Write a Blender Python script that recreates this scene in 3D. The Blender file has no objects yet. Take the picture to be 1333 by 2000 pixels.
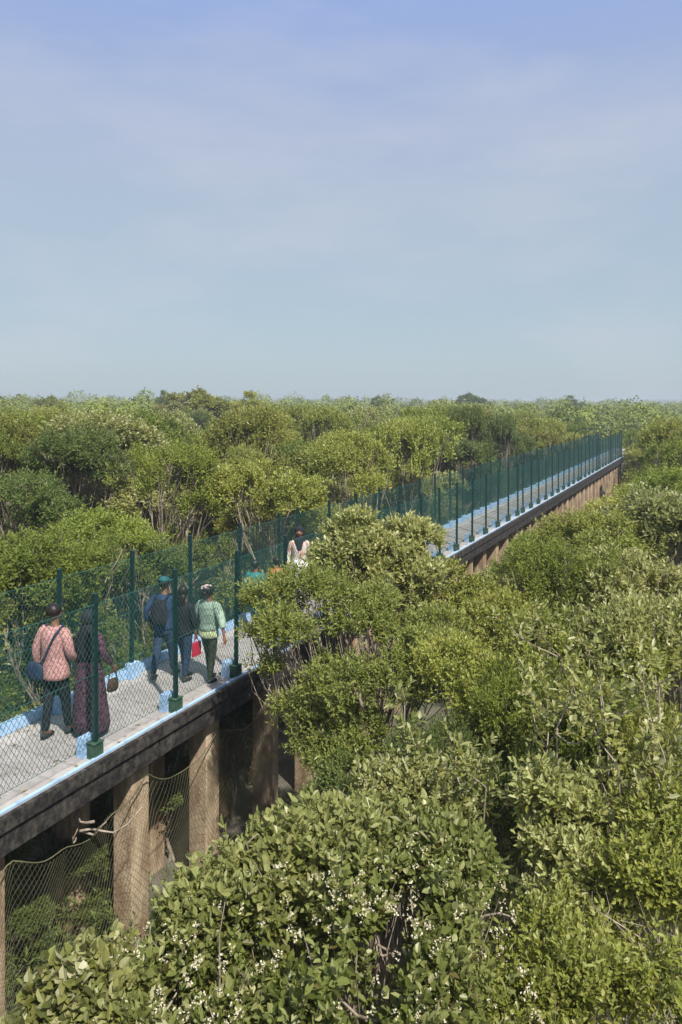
import bpy, math, random
import numpy as np
from mathutils import Vector, Matrix

random.seed(7); RNG = np.random.default_rng(7)
scene = bpy.context.scene
COL = scene.collection
F = 1444.0; HC = 7.7; TAN = 736/1444.0
TH = math.atan(TAN); CT = math.cos(TH); ST = math.sin(TH)
Z0 = HC-4.5                       # deck level
def gx(px, Y): return (px-667)/F*Y
def gz(py, Y): return HC-(py-785)/F*Y
def W(s, t, z=0.0):               # walkway frame: s along, t to the right of the right-hand fence line
    return Vector((-7.88+s*ST+t*CT, s*CT-t*ST, z))

# ------------------------------------------------------------------ helpers
def tag(o, label=None, cat=None, group=None, kind=None):
    if label: o['label'] = label
    if cat: o['category'] = cat
    if group: o['group'] = group
    if kind: o['kind'] = kind
    return o
def empty(name, loc=(0,0,0), rz=0, **k):
    o = bpy.data.objects.new(name, None); COL.objects.link(o)
    o.location = loc; o.rotation_euler = (0,0,rz); o.empty_display_size = .2
    return tag(o, **k)
def link(name, me, mat=None, parent=None, loc=None):
    o = bpy.data.objects.new(name, me); COL.objects.link(o)
    if mat and not me.materials: me.materials.append(mat)
    if parent: o.parent = parent
    if loc is not None: o.location = loc
    return o
def npmesh(name, V, Fc, attr=None, smooth=False):
    """V (n,3), Fc (m,k) equal sized faces"""
    me = bpy.data.meshes.new(name)
    V = np.asarray(V, np.float32); Fc = np.asarray(Fc, np.int32)
    m, k = Fc.shape
    me.vertices.add(len(V)); me.vertices.foreach_set('co', V.ravel())
    me.loops.add(m*k); me.loops.foreach_set('vertex_index', Fc.ravel())
    me.polygons.add(m)
    me.polygons.foreach_set('loop_start', np.arange(0, m*k, k, dtype=np.int32))
    me.polygons.foreach_set('loop_total', np.full(m, k, np.int32))
    me.polygons.foreach_set('use_smooth', np.full(m, smooth))
    if attr is not None:
        a = me.attributes.new('tint', 'FLOAT_COLOR', 'POINT')
        c = np.ones((len(V),4), np.float32); c[:,:3] = attr
        a.data.foreach_set('color', c.ravel())
    me.update(calc_edges=True)
    return me
class MB:
    def __init__(s): s.v=[]; s.f=[]
    def add(s, vs, fs):
        b=len(s.v); s.v += [tuple(v) for v in vs]; s.f += [tuple(i+b for i in f) for f in fs]
    def box(s, c, d, M=None, taper=1.0):
        x,y,z=[a/2 for a in d]; vs=[]
        for k in (-1,1):
            t = taper if k>0 else 1
            for (a,b) in ((-1,-1),(1,-1),(1,1),(-1,1)): vs.append(Vector((a*x*t,b*y*t,k*z)))
        if M is not None: vs=[M@v for v in vs]
        vs=[v+Vector(c) for v in vs]
        s.add(vs,[(3,2,1,0),(4,5,6,7),(0,1,5,4),(1,2,6,5),(2,3,7,6),(3,0,4,7)])
    def wbox(s, s0,s1,t0,t1,z0,z1):     # box in the walkway frame
        vs=[W(a,b,z) for z in (z0,z1) for a,b in ((s0,t0),(s1,t0),(s1,t1),(s0,t1))]
        s.add(vs,[(0,1,2,3),(7,6,5,4),(4,5,1,0),(5,6,2,1),(6,7,3,2),(7,4,0,3)])
    def tube(s, pts, rad, n=8, cap=True, sq=1.0):
        pts=[Vector(p) for p in pts]
        if not hasattr(rad,'__len__'): rad=[rad]*len(pts)
        b=len(s.v); up=Vector((0,0,1)); prev=None
        for i,p in enumerate(pts):
            d=(pts[min(i+1,len(pts)-1)]-pts[max(i-1,0)]).normalized()
            if prev is None:
                a=d.cross(up)
                if a.length<.05: a=d.cross(Vector((0,1,0)))
                a.normalize()
            else:
                a=(prev-d*prev.dot(d)).normalized()
            prev=a; c=d.cross(a)
            for k in range(n):
                q=2*math.pi*k/n
                s.v.append(tuple(p+a*math.cos(q)*rad[i]+c*math.sin(q)*rad[i]*sq))
        for i in range(len(pts)-1):
            for k in range(n):
                k2=(k+1)%n
                s.f.append((b+i*n+k,b+i*n+k2,b+(i+1)*n+k2,b+(i+1)*n+k))
        if cap:
            s.f.append(tuple(b+k for k in range(n))[::-1])
            s.f.append(tuple(b+(len(pts)-1)*n+k for k in range(n)))
    def loft(s, rings, n=20, wob=0, seed=0):     # rings: (cx,cy,cz,rx,ry)
        r=random.Random(seed); b=len(s.v); ph=[r.uniform(0,6.28) for _ in range(6)]
        for i,(cx,cy,cz,rx,ry) in enumerate(rings):
            for k in range(n):
                q=2*math.pi*k/n
                w=1+wob*(math.sin(3*q+ph[0]+i*.7)+.7*math.sin(5*q+ph[1]-i*.9)+.5*math.sin(8*q+ph[2]))*min(1,i/2+.3)
                s.v.append((cx+rx*w*math.cos(q),cy+ry*w*math.sin(q),cz))
        for i in range(len(rings)-1):
            for k in range(n):
                k2=(k+1)%n
                s.f.append((b+i*n+k,b+i*n+k2,b+(i+1)*n+k2,b+(i+1)*n+k))
        s.f.append(tuple(b+k for k in range(n))[::-1])
        s.f.append(tuple(b+(len(rings)-1)*n+k for k in range(n)))
    def build(s, name, mat, parent=None, smooth=False, bevel=0, subsurf=0):
        me=bpy.data.meshes.new(name); me.from_pydata(s.v,[],s.f); me.update()
        if smooth:
            for p in me.polygons: p.use_smooth=True
        o=link(name,me,mat,parent)
        if bevel:
            m=o.modifiers.new('bevel','BEVEL'); m.width=bevel; m.segments=2; m.limit_method='ANGLE'
        if subsurf:
            m=o.modifiers.new('sub','SUBSURF'); m.levels=subsurf; m.render_levels=subsurf
        return o

# ------------------------------------------------------------------ materials
def newmat(name):
    m=bpy.data.materials.new(name); m.use_nodes=True
    nt=m.node_tree; bs=nt.nodes['Principled BSDF']
    return m,nt,bs
def N(nt,t,**k):
    n=nt.nodes.new(t)
    for a,b in k.items(): setattr(n,a,b)
    return n
def noise_color(nt, c1, c2, scale=5, detail=6, lo=.35, hi=.65, stretch=None, coord='Object'):
    tc=N(nt,'ShaderNodeTexCoord'); mp=N(nt,'ShaderNodeMapping'); nz=N(nt,'ShaderNodeTexNoise'); rp=N(nt,'ShaderNodeValToRGB')
    nt.links.new(tc.outputs[coord],mp.inputs[0]); nt.links.new(mp.outputs[0],nz.inputs['Vector'])
    if stretch: mp.inputs['Scale'].default_value=stretch
    nz.inputs['Scale'].default_value=scale; nz.inputs['Detail'].default_value=detail; nz.inputs['Roughness'].default_value=.65
    rp.color_ramp.elements[0].position=lo; rp.color_ramp.elements[1].position=hi
    rp.color_ramp.elements[0].color=(*c1,1); rp.color_ramp.elements[1].color=(*c2,1)
    nt.links.new(nz.outputs['Fac'],rp.inputs[0])
    return rp.outputs[0], nz
def mixc(nt, a, b, fac, mode='MIX'):
    m=N(nt,'ShaderNodeMix',data_type='RGBA',blend_type=mode)
    for sock,v in ((m.inputs[6],a),(m.inputs[7],b)):
        if isinstance(v,tuple): sock.default_value=(*v,1) if len(v)==3 else v
        else: nt.links.new(v,sock)
    if isinstance(fac,(int,float)): m.inputs[0].default_value=fac
    else: nt.links.new(fac,m.inputs[0])
    return m.outputs[2]
def simple(name, c1, c2=None, scale=8, rough=.8, bump=0, stretch=None, lo=.35, hi=.65, spec=.3, coord='Object'):
    m,nt,bs=newmat(name)
    c2=c2 or tuple(min(1,c*1.25) for c in c1)
    col,nz=noise_color(nt,c1,c2,scale,6,lo,hi,stretch,coord)
    nt.links.new(col,bs.inputs['Base Color']); bs.inputs['Roughness'].default_value=rough
    bs.inputs['Specular IOR Level'].default_value=spec
    if bump:
        b=N(nt,'ShaderNodeBump'); b.inputs['Strength'].default_value=bump; b.inputs['Distance'].default_value=.02
        nt.links.new(nz.outputs['Fac'],b.inputs['Height']); nt.links.new(b.outputs[0],bs.inputs['Normal'])
    return m

def leaf_mat(name, dark, mid, pale, pale_at=.78, trans=.45, rough=.5, objvar=.18):
    m,nt,bs=newmat(name)
    at=N(nt,'ShaderNodeAttribute',attribute_name='tint'); sp=N(nt,'ShaderNodeSeparateColor')
    nt.links.new(at.outputs['Color'],sp.inputs[0])
    rp=N(nt,'ShaderNodeValToRGB'); e=rp.color_ramp.elements
    e[0].position=.0; e[0].color=(.16,.095,.04,1); e[1].position=.5; e[1].color=(*mid,1); k=e.new(.10); k.color=(*[(a+b)/2 for a,b in zip(dark,(.14,.10,.04))],1); k=e.new(.17); k.color=(*dark,1)
    k=e.new(pale_at); k.color=(*[a*.75+b*.25 for a,b in zip(mid,pale)],1); k=e.new(1.0); k.color=(*pale,1)
    nt.links.new(sp.outputs[0],rp.inputs[0])
    # shoot-level variation (yellower young shoots)
    c=mixc(nt, rp.outputs[0], (mid[0]*1.30,mid[1]*1.15,mid[2]*.8), 0.0)
    mx=c.node; ml=N(nt,'ShaderNodeMath',operation='MULTIPLY'); ml.inputs[1].default_value=.55
    nt.links.new(sp.outputs[1],ml.inputs[0]); nt.links.new(ml.outputs[0],mx.inputs[0])
    # young leaves at the shoot ends are paler
    tp=N(nt,'ShaderNodeMath',operation='MULTIPLY'); nt.links.new(sp.outputs[1],tp.inputs[0]); nt.links.new(sp.outputs[2],tp.inputs[1])
    tq=N(nt,'ShaderNodeMath',operation='MULTIPLY'); nt.links.new(tp.outputs[0],tq.inputs[0]); tq.inputs[1].default_value=.38
    c=mixc(nt,c,tuple(a*.45+b*.55 for a,b in zip(mid,pale)),tq.outputs[0])
    oi=N(nt,'ShaderNodeObjectInfo'); hs=N(nt,'ShaderNodeHueSaturation')
    mr=N(nt,'ShaderNodeMapRange'); mr.inputs[3].default_value=.5-.012*objvar/.25; mr.inputs[4].default_value=.5+.007*objvar/.25
    nt.links.new(oi.outputs['Random'],mr.inputs[0]); nt.links.new(mr.outputs[0],hs.inputs['Hue'])
    mv=N(nt,'ShaderNodeMath',operation='MULTIPLY_ADD'); mv.inputs[1].default_value=7.31; mv.inputs[2].default_value=0
    fr=N(nt,'ShaderNodeMath',operation='FRACT'); nt.links.new(oi.outputs['Random'],mv.inputs[0]); nt.links.new(mv.outputs[0],fr.inputs[0])
    m2=N(nt,'ShaderNodeMapRange'); m2.inputs[3].default_value=1-objvar; m2.inputs[4].default_value=1+objvar
    nt.links.new(fr.outputs[0],m2.inputs[0]); nt.links.new(m2.outputs[0],hs.inputs['Value'])
    nt.links.new(c,hs.inputs['Color'])
    nt.links.new(hs.outputs[0],bs.inputs['Base Color']); bs.inputs['Roughness'].default_value=rough
    bs.inputs['Specular IOR Level'].default_value=.35
    tr=N(nt,'ShaderNodeBsdfTranslucent'); tc=mixc(nt,hs.outputs[0],(1.0,1.0,.45,1),.35,'MULTIPLY'); nt.links.new(tc,tr.inputs[0])
    mxs=N(nt,'ShaderNodeMixShader'); mxs.inputs[0].default_value=trans
    out=nt.nodes['Material Output']
    nt.links.new(bs.outputs[0],mxs.inputs[1]); nt.links.new(tr.outputs[0],mxs.inputs[2]); nt.links.new(mxs.outputs[0],out.inputs[0])
    return m

M={}
M['olive']=leaf_mat('leaf_olive',(.070,.100,.020),(.250,.285,.036),(.66,.65,.34),.80)
M['bright']=leaf_mat('leaf_bright',(.060,.098,.018),(.185,.248,.032),(.46,.48,.18),.92)
M['silver']=leaf_mat('leaf_silver',(.070,.095,.028),(.245,.272,.060),(.80,.78,.54),.68)
M['deep']=leaf_mat('leaf_deep',(.045,.078,.018),(.125,.180,.040),(.36,.40,.20),.9,rough=.45)
M['broad']=leaf_mat('leaf_broad',(.065,.088,.018),(.190,.222,.052),(.64,.61,.36),.78,rough=.36)
M['thick']=leaf_mat('leaf_thicket',(.055,.090,.018),(.190,.245,.036),(.60,.60,.34),.82)
M['far']=leaf_mat('leaf_far',(.072,.105,.026),(.200,.246,.045),(.38,.41,.15),.9,trans=.2)
M['flower']=simple('dry_flower',(.36,.32,.20),(.58,.54,.40),20,.9)
M['bark']=simple('bark',(.13,.10,.075),(.36,.30,.24),9,.9,.4,(1,1,.3))
M['barkpale']=simple('bark_pale',(.20,.16,.115),(.40,.34,.265),9,.9,.3,(1,1,.3))
M['fence']=simple('fence_paint',(.003,.020,.019),(.005,.034,.031),6,.45,spec=.45)
M['mesh']=simple('mesh_wire',(.014,.070,.064),(.028,.105,.095),3,.5,spec=.4)
M['net']=simple('net_wire',(.055,.058,.03),(.14,.125,.07),3,.7)
M['black_cloth']=simple('black_cloth',(.008,.008,.012),(.02,.02,.028),12,.9)
M['skin']=simple('skin',(.16,.075,.045),(.22,.11,.065),6,.55)
M['hair']=simple('hair',(.006,.005,.005),(.02,.016,.014),30,.45)

# fascia: dark stained concrete
def stained(name, base1, base2, dark, streak=(3,3,.4)):
    m,nt,bs=newmat(name)
    a,nz=noise_color(nt,base1,base2,3,8,.3,.7)
    b,n2=noise_color(nt,(0,0,0),(1,1,1),2.2,8,.42,.62,streak)
    c=mixc(nt,dark,a,b)
    nt.links.new(c,bs.inputs['Base Color']); bs.inputs['Roughness'].default_value=.9
    bp=N(nt,'ShaderNodeBump'); bp.inputs['Strength'].default_value=.5; bp.inputs['Distance'].default_value=.02
    n3=N(nt,'ShaderNodeTexNoise'); n3.inputs['Scale'].default_value=25; n3.inputs['Detail'].default_value=6
    tc=N(nt,'ShaderNodeTexCoord'); nt.links.new(tc.outputs['Object'],n3.inputs['Vector'])
    nt.links.new(n3.outputs['Fac'],bp.inputs['Height']); nt.links.new(bp.outputs[0],bs.inputs['Normal'])
    return m
M['fascia']=stained('stained_beam',(.014,.012,.010),(.085,.075,.064),(.005,.004,.004),(5,5,4))
M['pier']=stained('pier_concrete',(.40,.29,.185),(.54,.43,.30),(.25,.165,.10),(1.6,1.6,.6))

M['blue']=simple('blue_paint',(.17,.28,.44),(.33,.49,.70),5,.75,.15,lo=.28,hi=.5)
# deck: pale concrete with cross joints
def deck_mat():
    m,nt,bs=newmat('deck_concrete')
    a,nz=noise_color(nt,(.29,.272,.252),(.42,.40,.38),2.5,8,.3,.7)
    b,_=noise_color(nt,(.25,.23,.2),(1,1,1),9,6,.30,.5)
    c=mixc(nt,a,b,.35,'MULTIPLY')
    tc=N(nt,'ShaderNodeTexCoord'); mp=N(nt,'ShaderNodeMapping'); mp.inputs['Rotation'].default_value=(0,0,TH-0)
    nt.links.new(tc.outputs['Object'],mp.inputs[0])
    wv=N(nt,'ShaderNodeTexWave',wave_type='BANDS',bands_direction='Y'); wv.inputs['Scale'].default_value=.85
    wv.inputs['Distortion'].default_value=.15
    nt.links.new(mp.outputs[0],wv.inputs['Vector'])
    rp=N(nt,'ShaderNodeValToRGB'); rp.color_ramp.elements[0].position=.0; rp.color_ramp.elements[1].position=.06
    rp.color_ramp.elements[0].color=(.8,.8,.8,1); rp.color_ramp.elements[1].color=(1,1,1,1)
    nt.links.new(wv.outputs['Fac'],rp.inputs[0])
    c=mixc(nt,c,rp.outputs[0],1.0,'MULTIPLY')
    nt.links.new(c,bs.inputs['Base Color']); bs.inputs['Roughness'].default_value=.9
    bp=N(nt,'ShaderNodeBump'); bp.inputs['Strength'].default_value=.3; bp.inputs['Distance'].default_value=.01
    nt.links.new(nz.outputs['Fac'],bp.inputs['Height']); nt.links.new(bp.outputs[0],bs.inputs['Normal'])
    return m
M['deck']=deck_mat()

# ------------------------------------------------------------------ ground
def ground():
    n=140; lim=7000
    u=np.linspace(-1,1,n); g=np.sign(u)*np.abs(u)**3.2*lim
    X,Y=np.meshgrid(g,g+60)
    Z=.12*np.sin(X*.9+1)*np.sin(Y*.7)+.08*np.sin(X*2.3+Y*1.7)
    Z=np.where((np.abs(X)<120)&(np.abs(Y-60)<160),Z,0)
    V=np.stack([X.ravel(),Y.ravel(),Z.ravel()],1)
    i=np.arange(n-1); a=(i[:,None]*n+i[None,:]).ravel()
    Fc=np.stack([a,a+1,a+n+1,a+n],1)
    me=npmesh('ground',V,Fc,smooth=True)
    m,nt,bs=newmat('mud')
    a,nz=noise_color(nt,(.085,.072,.055),(.20,.18,.155),.9,9,.35,.65)
    b,_=noise_color(nt,(0,0,0),(1,1,1),.35,6,.42,.6)
    c=mixc(nt,a,(.045,.065,.025),b)
    nt.links.new(c,bs.inputs['Base Color'])
    r,_=noise_color(nt,(.25,.25,.25),(.8,.8,.8),.6,5,.4,.6); nt.links.new(r,bs.inputs['Roughness'])
    bp=N(nt,'ShaderNodeBump'); bp.inputs['Strength'].default_value=.6; bp.inputs['Distance'].default_value=.06
    n3=N(nt,'ShaderNodeTexNoise'); n3.inputs['Scale'].default_value=7; n3.inputs['Detail'].default_value=7
    tc=N(nt,'ShaderNodeTexCoord'); nt.links.new(tc.outputs['Object'],n3.inputs['Vector'])
    nt.links.new(n3.outputs['Fac'],bp.inputs['Height']); nt.links.new(bp.outputs[0],bs.inputs['Normal'])
    o=link('ground',me,m); tag(o,'grey brown tidal mud under the mangroves','ground',kind='structure')
ground()

# ------------------------------------------------------------------ foliage
def unit(a): return a/np.maximum(np.linalg.norm(a,axis=1,keepdims=True),1e-6)
def snoise(P,seed=0,f=1.6):
    r=np.random.default_rng(seed); s=0
    for k in range(5):
        d=r.normal(size=3); d/=np.linalg.norm(d); s=s+np.sin(P@d*f*(1+.55*k)*2+r.uniform(0,6.28))/(1+.35*k)
    return s/2.2
def leafgeo(P,D,per,L,Wd,rng,spread=(75,22),shoot=.16,rounded=False,seedtint=None):
    """whorls of leaves along each shoot; returns V,F,attr"""
    n=len(P); D=unit(D)
    A=unit(np.cross(D,rng.normal(size=(n,3)))); B=np.cross(D,A)
    j=np.arange(per); ph=rng.uniform(0,6.28,(n,1))+j[None]*2.4
    t=(j/(max(per-1,1)))[None]*np.ones((n,1))
    al=np.radians(spread[0]+(spread[1]-spread[0])*t)+rng.normal(0,.18,(n,per))
    rad=A[:,None]*np.cos(ph)[...,None]+B[:,None]*np.sin(ph)[...,None]
    d=D[:,None]*np.cos(al)[...,None]+rad*np.sin(al)[...,None]
    d[...,2]-=.12; d=d/np.linalg.norm(d,axis=2,keepdims=True)
    side=np.cross(d,D[:,None]+rng.normal(0,.35,(n,per,3))); side/=np.maximum(np.linalg.norm(side,axis=2,keepdims=True),1e-6)
    nrm=np.cross(side,d)
    base=P[:,None]+D[:,None]*(t*shoot)[...,None]
    l=(L*rng.uniform(.5,1.35,(n,per))*(1-.25*t))[...,None]; w=(Wd*rng.uniform(.8,1.2,(n,per)))[...,None]
    base=base.reshape(-1,3); d=d.reshape(-1,3); side=side.reshape(-1,3); nrm=nrm.reshape(-1,3); l=l.reshape(-1,1); w=w.reshape(-1,1)
    m=len(base)
    if rounded:
        V=np.stack([base, base+d*l*.32+side*w*.46+nrm*w*.14, base+d*l*.72+side*w*.40+nrm*w*.10, base+d*l-nrm*w*.18,
                    base+d*l*.72-side*w*.40+nrm*w*.10, base+d*l*.32-side*w*.46+nrm*w*.14],1).reshape(-1,3)
        i=np.arange(m)[:,None]*6
        Fc=np.concatenate([i+np.array([[0,3,2,1]]),i+np.array([[0,5,4,3]])],0); kv=6
    else:
        V=np.stack([base, base+d*l*.5+side*w*.5+nrm*w*.12, base+d*l-nrm*w*.1, base+d*l*.5-side*w*.5+nrm*w*.12],1).reshape(-1,3)
        i=np.arange(m)[:,None]*4; Fc=np.concatenate([i+np.array([[0,2,1,0]])[:,:3],i+np.array([[0,3,2]])],0); kv=4
    st=rng.uniform(0,1,(n,1))*np.ones((1,per)) if seedtint is None else seedtint[:,None]*np.ones((1,per))
    lf=np.clip(rng.beta(2,2.4,(n,per))+.12*(t-.5),0,1)
    att=np.stack([lf.ravel(),st.ravel(),t.ravel()],1); att=np.repeat(att,kv,0)
    return V,Fc,att
def crown(lobes,rng,L,Wd,dens,per=8,up=.7,shoot=.16,rounded=False,gap=-.55,seed=1,flat=.8,inner=.35):
    Ps=[];Ds=[]
    for (cx,cy,cz,r) in lobes:
        k=int(dens*4*math.pi*r*r)
        u=unit(rng.normal(size=(k,3))); u[:,2]=np.where(u[:,2]<-.35,-u[:,2]*.6,u[:,2])
        q=inner+(1.0-inner)*np.sqrt(rng.uniform(0,1,(k,1)))+np.where(rng.uniform(size=(k,1))<.09,rng.uniform(0,.30,(k,1)),0)
        p=u*q*r; bump=1+.17*snoise(u*2.2+cx,seed+3,1.1)[:,None]+.13*snoise(u*r*4+cz,seed+5,1.9)[:,None]; p=p*bump*np.array([[1,1,flat]])
        Ps.append(p+np.array([[cx,cy,cz]])); Ds.append(u*.75+np.array([[0,0,up]])+rng.normal(0,.32,(k,3)))
    P=np.concatenate(Ps); D=np.concatenate(Ds)
    keep=(snoise(P,seed,1.9)>gap)&(snoise(P,seed+21,4.2)>gap-.25)
    # do not waste shoots buried deep in other lobes
    dmin=np.full(len(P),9.)
    for (cx,cy,cz,r) in lobes:
        dd=np.linalg.norm((P-np.array([[cx,cy,cz]]))/np.array([[1,1,flat]]),axis=1)/r; dmin=np.minimum(dmin,dd)
    keep&=(dmin>inner*.95)|(rng.uniform(size=len(P))<.15)
    P=P[keep]; D=D[keep]
    st=np.clip(.5+.45*snoise(P,seed+9,1.3)+rng.normal(0,.15,len(P)),0,1)
    return leafgeo(P,D,per,L,Wd,rng,shoot=shoot,rounded=rounded,seedtint=st)
def limb(a,b,rng,k=5,w=.12):
    a=np.array(a,float);b=np.array(b,float); pts=[]
    off=rng.normal(0,w,3); off2=rng.normal(0,w,3)
    for i in range(k+1):
        t=i/k; p=a*(1-t)+b*t+off*math.sin(math.pi*t)+off2*math.sin(2*math.pi*t)*.5
        p[2]+= .25*np.linalg.norm(b-a)*math.sin(math.pi*t)*-.25
        pts.append(p)
    return pts
def wood(lobes,rng,r0=.09,twigs=5,stems=1,fork=.38):
    mb=MB(); cz=np.mean([l[2] for l in lobes]); cx=np.mean([l[0] for l in lobes]); cy=np.mean([l[1] for l in lobes])
    heads=[]
    for s in range(stems):
        b=np.array([rng.normal(0,.12)*(stems>1),rng.normal(0,.12)*(stems>1),-.15])
        h=np.array([cx*.5+rng.normal(0,.15),cy*.5+rng.normal(0,.15),cz*fork+rng.normal(0,.1)])
        pts=limb(b,h,rng,5,.10); mb.tube(pts,[r0*(1.35-.6*i/5) for i in range(6)],7,False); heads.append((h,r0*.75))
    for i,(x,y,z,r) in enumerate(lobes):
        h,rr=heads[i%len(heads)]
        c=np.array([x,y,z-r*.25]); pts=limb(h,c,rng,5,.14)
        mb.tube(pts,[rr*(.85-.6*k/5) for k in range(6)],6,False)
        for k in range(twigs):
            st=pts[rng.integers(2,6)]; u=unit(rng.normal(size=(1,3)))[0]; u[2]=abs(u[2])*.8+.15
            e=np.array([x,y,z])+u*r*rng.choice([.8,.9,1.12])
            q=limb(st,e,rng,4,.07); mb.tube(q,[rr*.26*(1-.75*m/4) for m in range(5)],4,False)
    return mb
def lobe_set(rng,R,H,n,zfrac=.72,rl=(.45,.62),rough=.25):
    L=[]; cz=H-R*.62
    for i in range(n):
        a=i*2.4+rng.uniform(-.4,.4); q=R*math.sqrt((i+.35)/n)*.72
        r=R*rng.uniform(*rl)
        z=min(H-r*.8, cz+(R*.35)*(1-(q/R)**2*1.8)+rng.uniform(-rough,rough*.9)*R)
        L.append((q*math.cos(a),q*math.sin(a),z,r))
    for i in range(max(2,n//2)):     # low skirt lobes
        a=rng.uniform(0,6.28); q=R*rng.uniform(.3,.8); r=R*rng.uniform(.3,.45)
        L.append((q*math.cos(a),q*math.sin(a),H*rng.uniform(.32,.62),r))
    return L
def build_mesh_pair(nm,lobes,rng,mat,bark,**k):
    wk={a:k.pop(a) for a in ('r0','twigs','stems','fork') if a in k}
    V,Fc,at=crown(lobes,rng,**k); me=npmesh(nm+'_crown',V,Fc,at); me.materials.append(M[mat])
    mb=wood(lobes,rng,**wk); w=bpy.data.meshes.new(nm+'_wood'); w.from_pydata(mb.v,[],mb.f); w.update(); w.materials.append(M[bark])
    for p in w.polygons: p.use_smooth=True
    return me,w
def place(pair,loc,rz=0,sc=(1,1,1),label=None,group=None,name='mangrove_tree',cat='mangrove tree'):
    e=empty(name,loc,rz,label=label,cat=cat,group=group); e.scale=sc
    link('crown',pair[0],None,e); link('trunk',pair[1],None,e)
    return e

# variants (nominal height 5.5, radius ~1.9)
MID={}
for mi,(mat,bark) in enumerate((('olive','bark'),('bright','bark'),('silver','barkpale'),('deep','bark'))):
    MID[mat]=[]
    for v in range(3 if mat in('olive','bright') else 2):
        rng=np.random.default_rng(100+mi*10+v)
        lb=lobe_set(rng,2.0,5.5,10,rl=(.26,.44),rough=.55)
        MID[mat].append(build_mesh_pair(f'{mat}_mangrove',lb,rng,mat,bark,L=.15,Wd=.066,dens=56,per=7,shoot=.24,seed=mi*7+v,gap=-.28,inner=.5,twigs=7))
NEAR={}
for mi,(mat,bark,st) in enumerate((('olive','barkpale',2),('bright','bark',2),('silver','barkpale',3),('deep','bark',2))):
    NEAR[mat]=[]
    for v in range(2):
        rng=np.random.default_rng(300+mi*10+v)
        lb=lobe_set(rng,1.35,5.2,9,rl=(.30,.50),rough=.4)
        NEAR[mat].append(build_mesh_pair(f'{mat}_near_mangrove',lb,rng,mat,bark,L=(.092,.085,.112,.09)[mi],Wd=(.037,.030,.043,.036)[mi],dens=135,per=8,shoot=.18,seed=mi*5+v+40,gap=-.25,inner=.5,stems=st,twigs=8,r0=.06))

# bespoke trees: lobes given as (px, py, Y, radius m)
def custom(lobepx,base_px,base_Y,mat,bark,label,sd_,name='mangrove_tree',flowers=0,**k):
    rng=np.random.default_rng(sd_); bx=gx(base_px,base_Y); by=base_Y
    lb=[(gx(px,Y)-bx,Y-by,gz(py,Y),r) for px,py,Y,r in lobepx]
    pr=build_mesh_pair(name,lb,rng,mat,bark,**k)
    e=place(pr,(bx,by,0),label=label,name=name)
    if flowers:
        # heads of small pale dry buds held above the leaves
        Ps=[]
        for (x,y,z,r) in lb:
            u=unit(rng.normal(size=(int(flowers*r*r),3))); u[:,2]=np.abs(u[:,2])*.9+.05; u=unit(u)
            Ps.append(np.array([[x,y,z]])+u*r*np.array([[1.12,1.12,.98]]))
        P=np.concatenate(Ps); out=np.ones(len(P),bool)
        for (x,y,z,r) in lb: out&=np.linalg.norm((P-np.array([[x,y,z]]))/np.array([[1,1,.86]]),axis=1)>r*1.06
        P=P[out]; P=P[(rng.uniform(size=len(P))<np.clip(.28+.30*snoise(P,sd_+31,2.4),.05,.6))]
        Q=np.repeat(P,6,0)+rng.normal(0,.012,(len(P)*6,3))
        V,Fc,at=leafgeo(Q,rng.normal(size=Q.shape)+np.array([[0,0,.6]]),3,.013,.011,rng,shoot=.004)
        me=npmesh('buds',V,Fc,at); me.materials.append(M['flower']); link('flower_heads',me,None,e)['kind']='stuff'
    return e

custom([(630,1838,4.3,0.6),(470,1898,4.1,0.46),(770,1818,4.3,0.52),(860,1758,4.5,0.34),(600,2048,3.9,0.6),(330,1998,3.9,0.42),(840,2018,4.0,0.55),(700,1938,3.9,0.5),(560,1783,4.4,0.4),(710,1708,4.6,0.34),(800,1708,4.6,0.3),(620,1698,4.6,0.28),(420,1828,4.3,0.26),(340,1888,4.1,0.24),(480,2158,3.7,0.5),(270,1998,3.9,0.3),(230,2088,3.8,0.36),(540,1700,4.5,.17),(690,1655,4.7,.16),(880,1690,4.6,.18),(930,1790,4.5,.22),(400,1800,4.3,.15),(300,1880,4.1,.16),(760,1665,4.7,.15)],640,4.4,'broad','bark',
       'broad leaved mangrove bush with pale dry flower heads filling the bottom foreground',11,flowers=1100,
       L=.072,Wd=.035,dens=265,per=9,shoot=.15,rounded=True,seed=11,gap=-.32,inner=.55,stems=3,twigs=8,r0=.05,up=.9)
custom([(120,1960,3.9,.20),(180,1930,3.9,.20),(110,2060,3.8,.28),(230,2080,3.7,.3)],170,4.0,'silver','barkpale',
       'small pale sprig of mangrove leaves at the bottom left below the net',12,flowers=160,
       L=.08,Wd=.045,dens=200,per=8,shoot=.1,rounded=True,seed=12,stems=2,twigs=5,r0=.02)
custom([(720,1570,6.6,.26),(800,1560,6.6,.30),(660,1600,6.5,.24),(860,1610,6.6,.25),(760,1640,6.4,.34)],770,6.8,'silver','barkpale',
       'low pale leaved mangrove just behind the flowering foreground bush',13,
       L=.085,Wd=.034,dens=230,per=8,shoot=.14,rounded=True,seed=13,stems=3,twigs=5,r0=.03,up=1.0)
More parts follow.
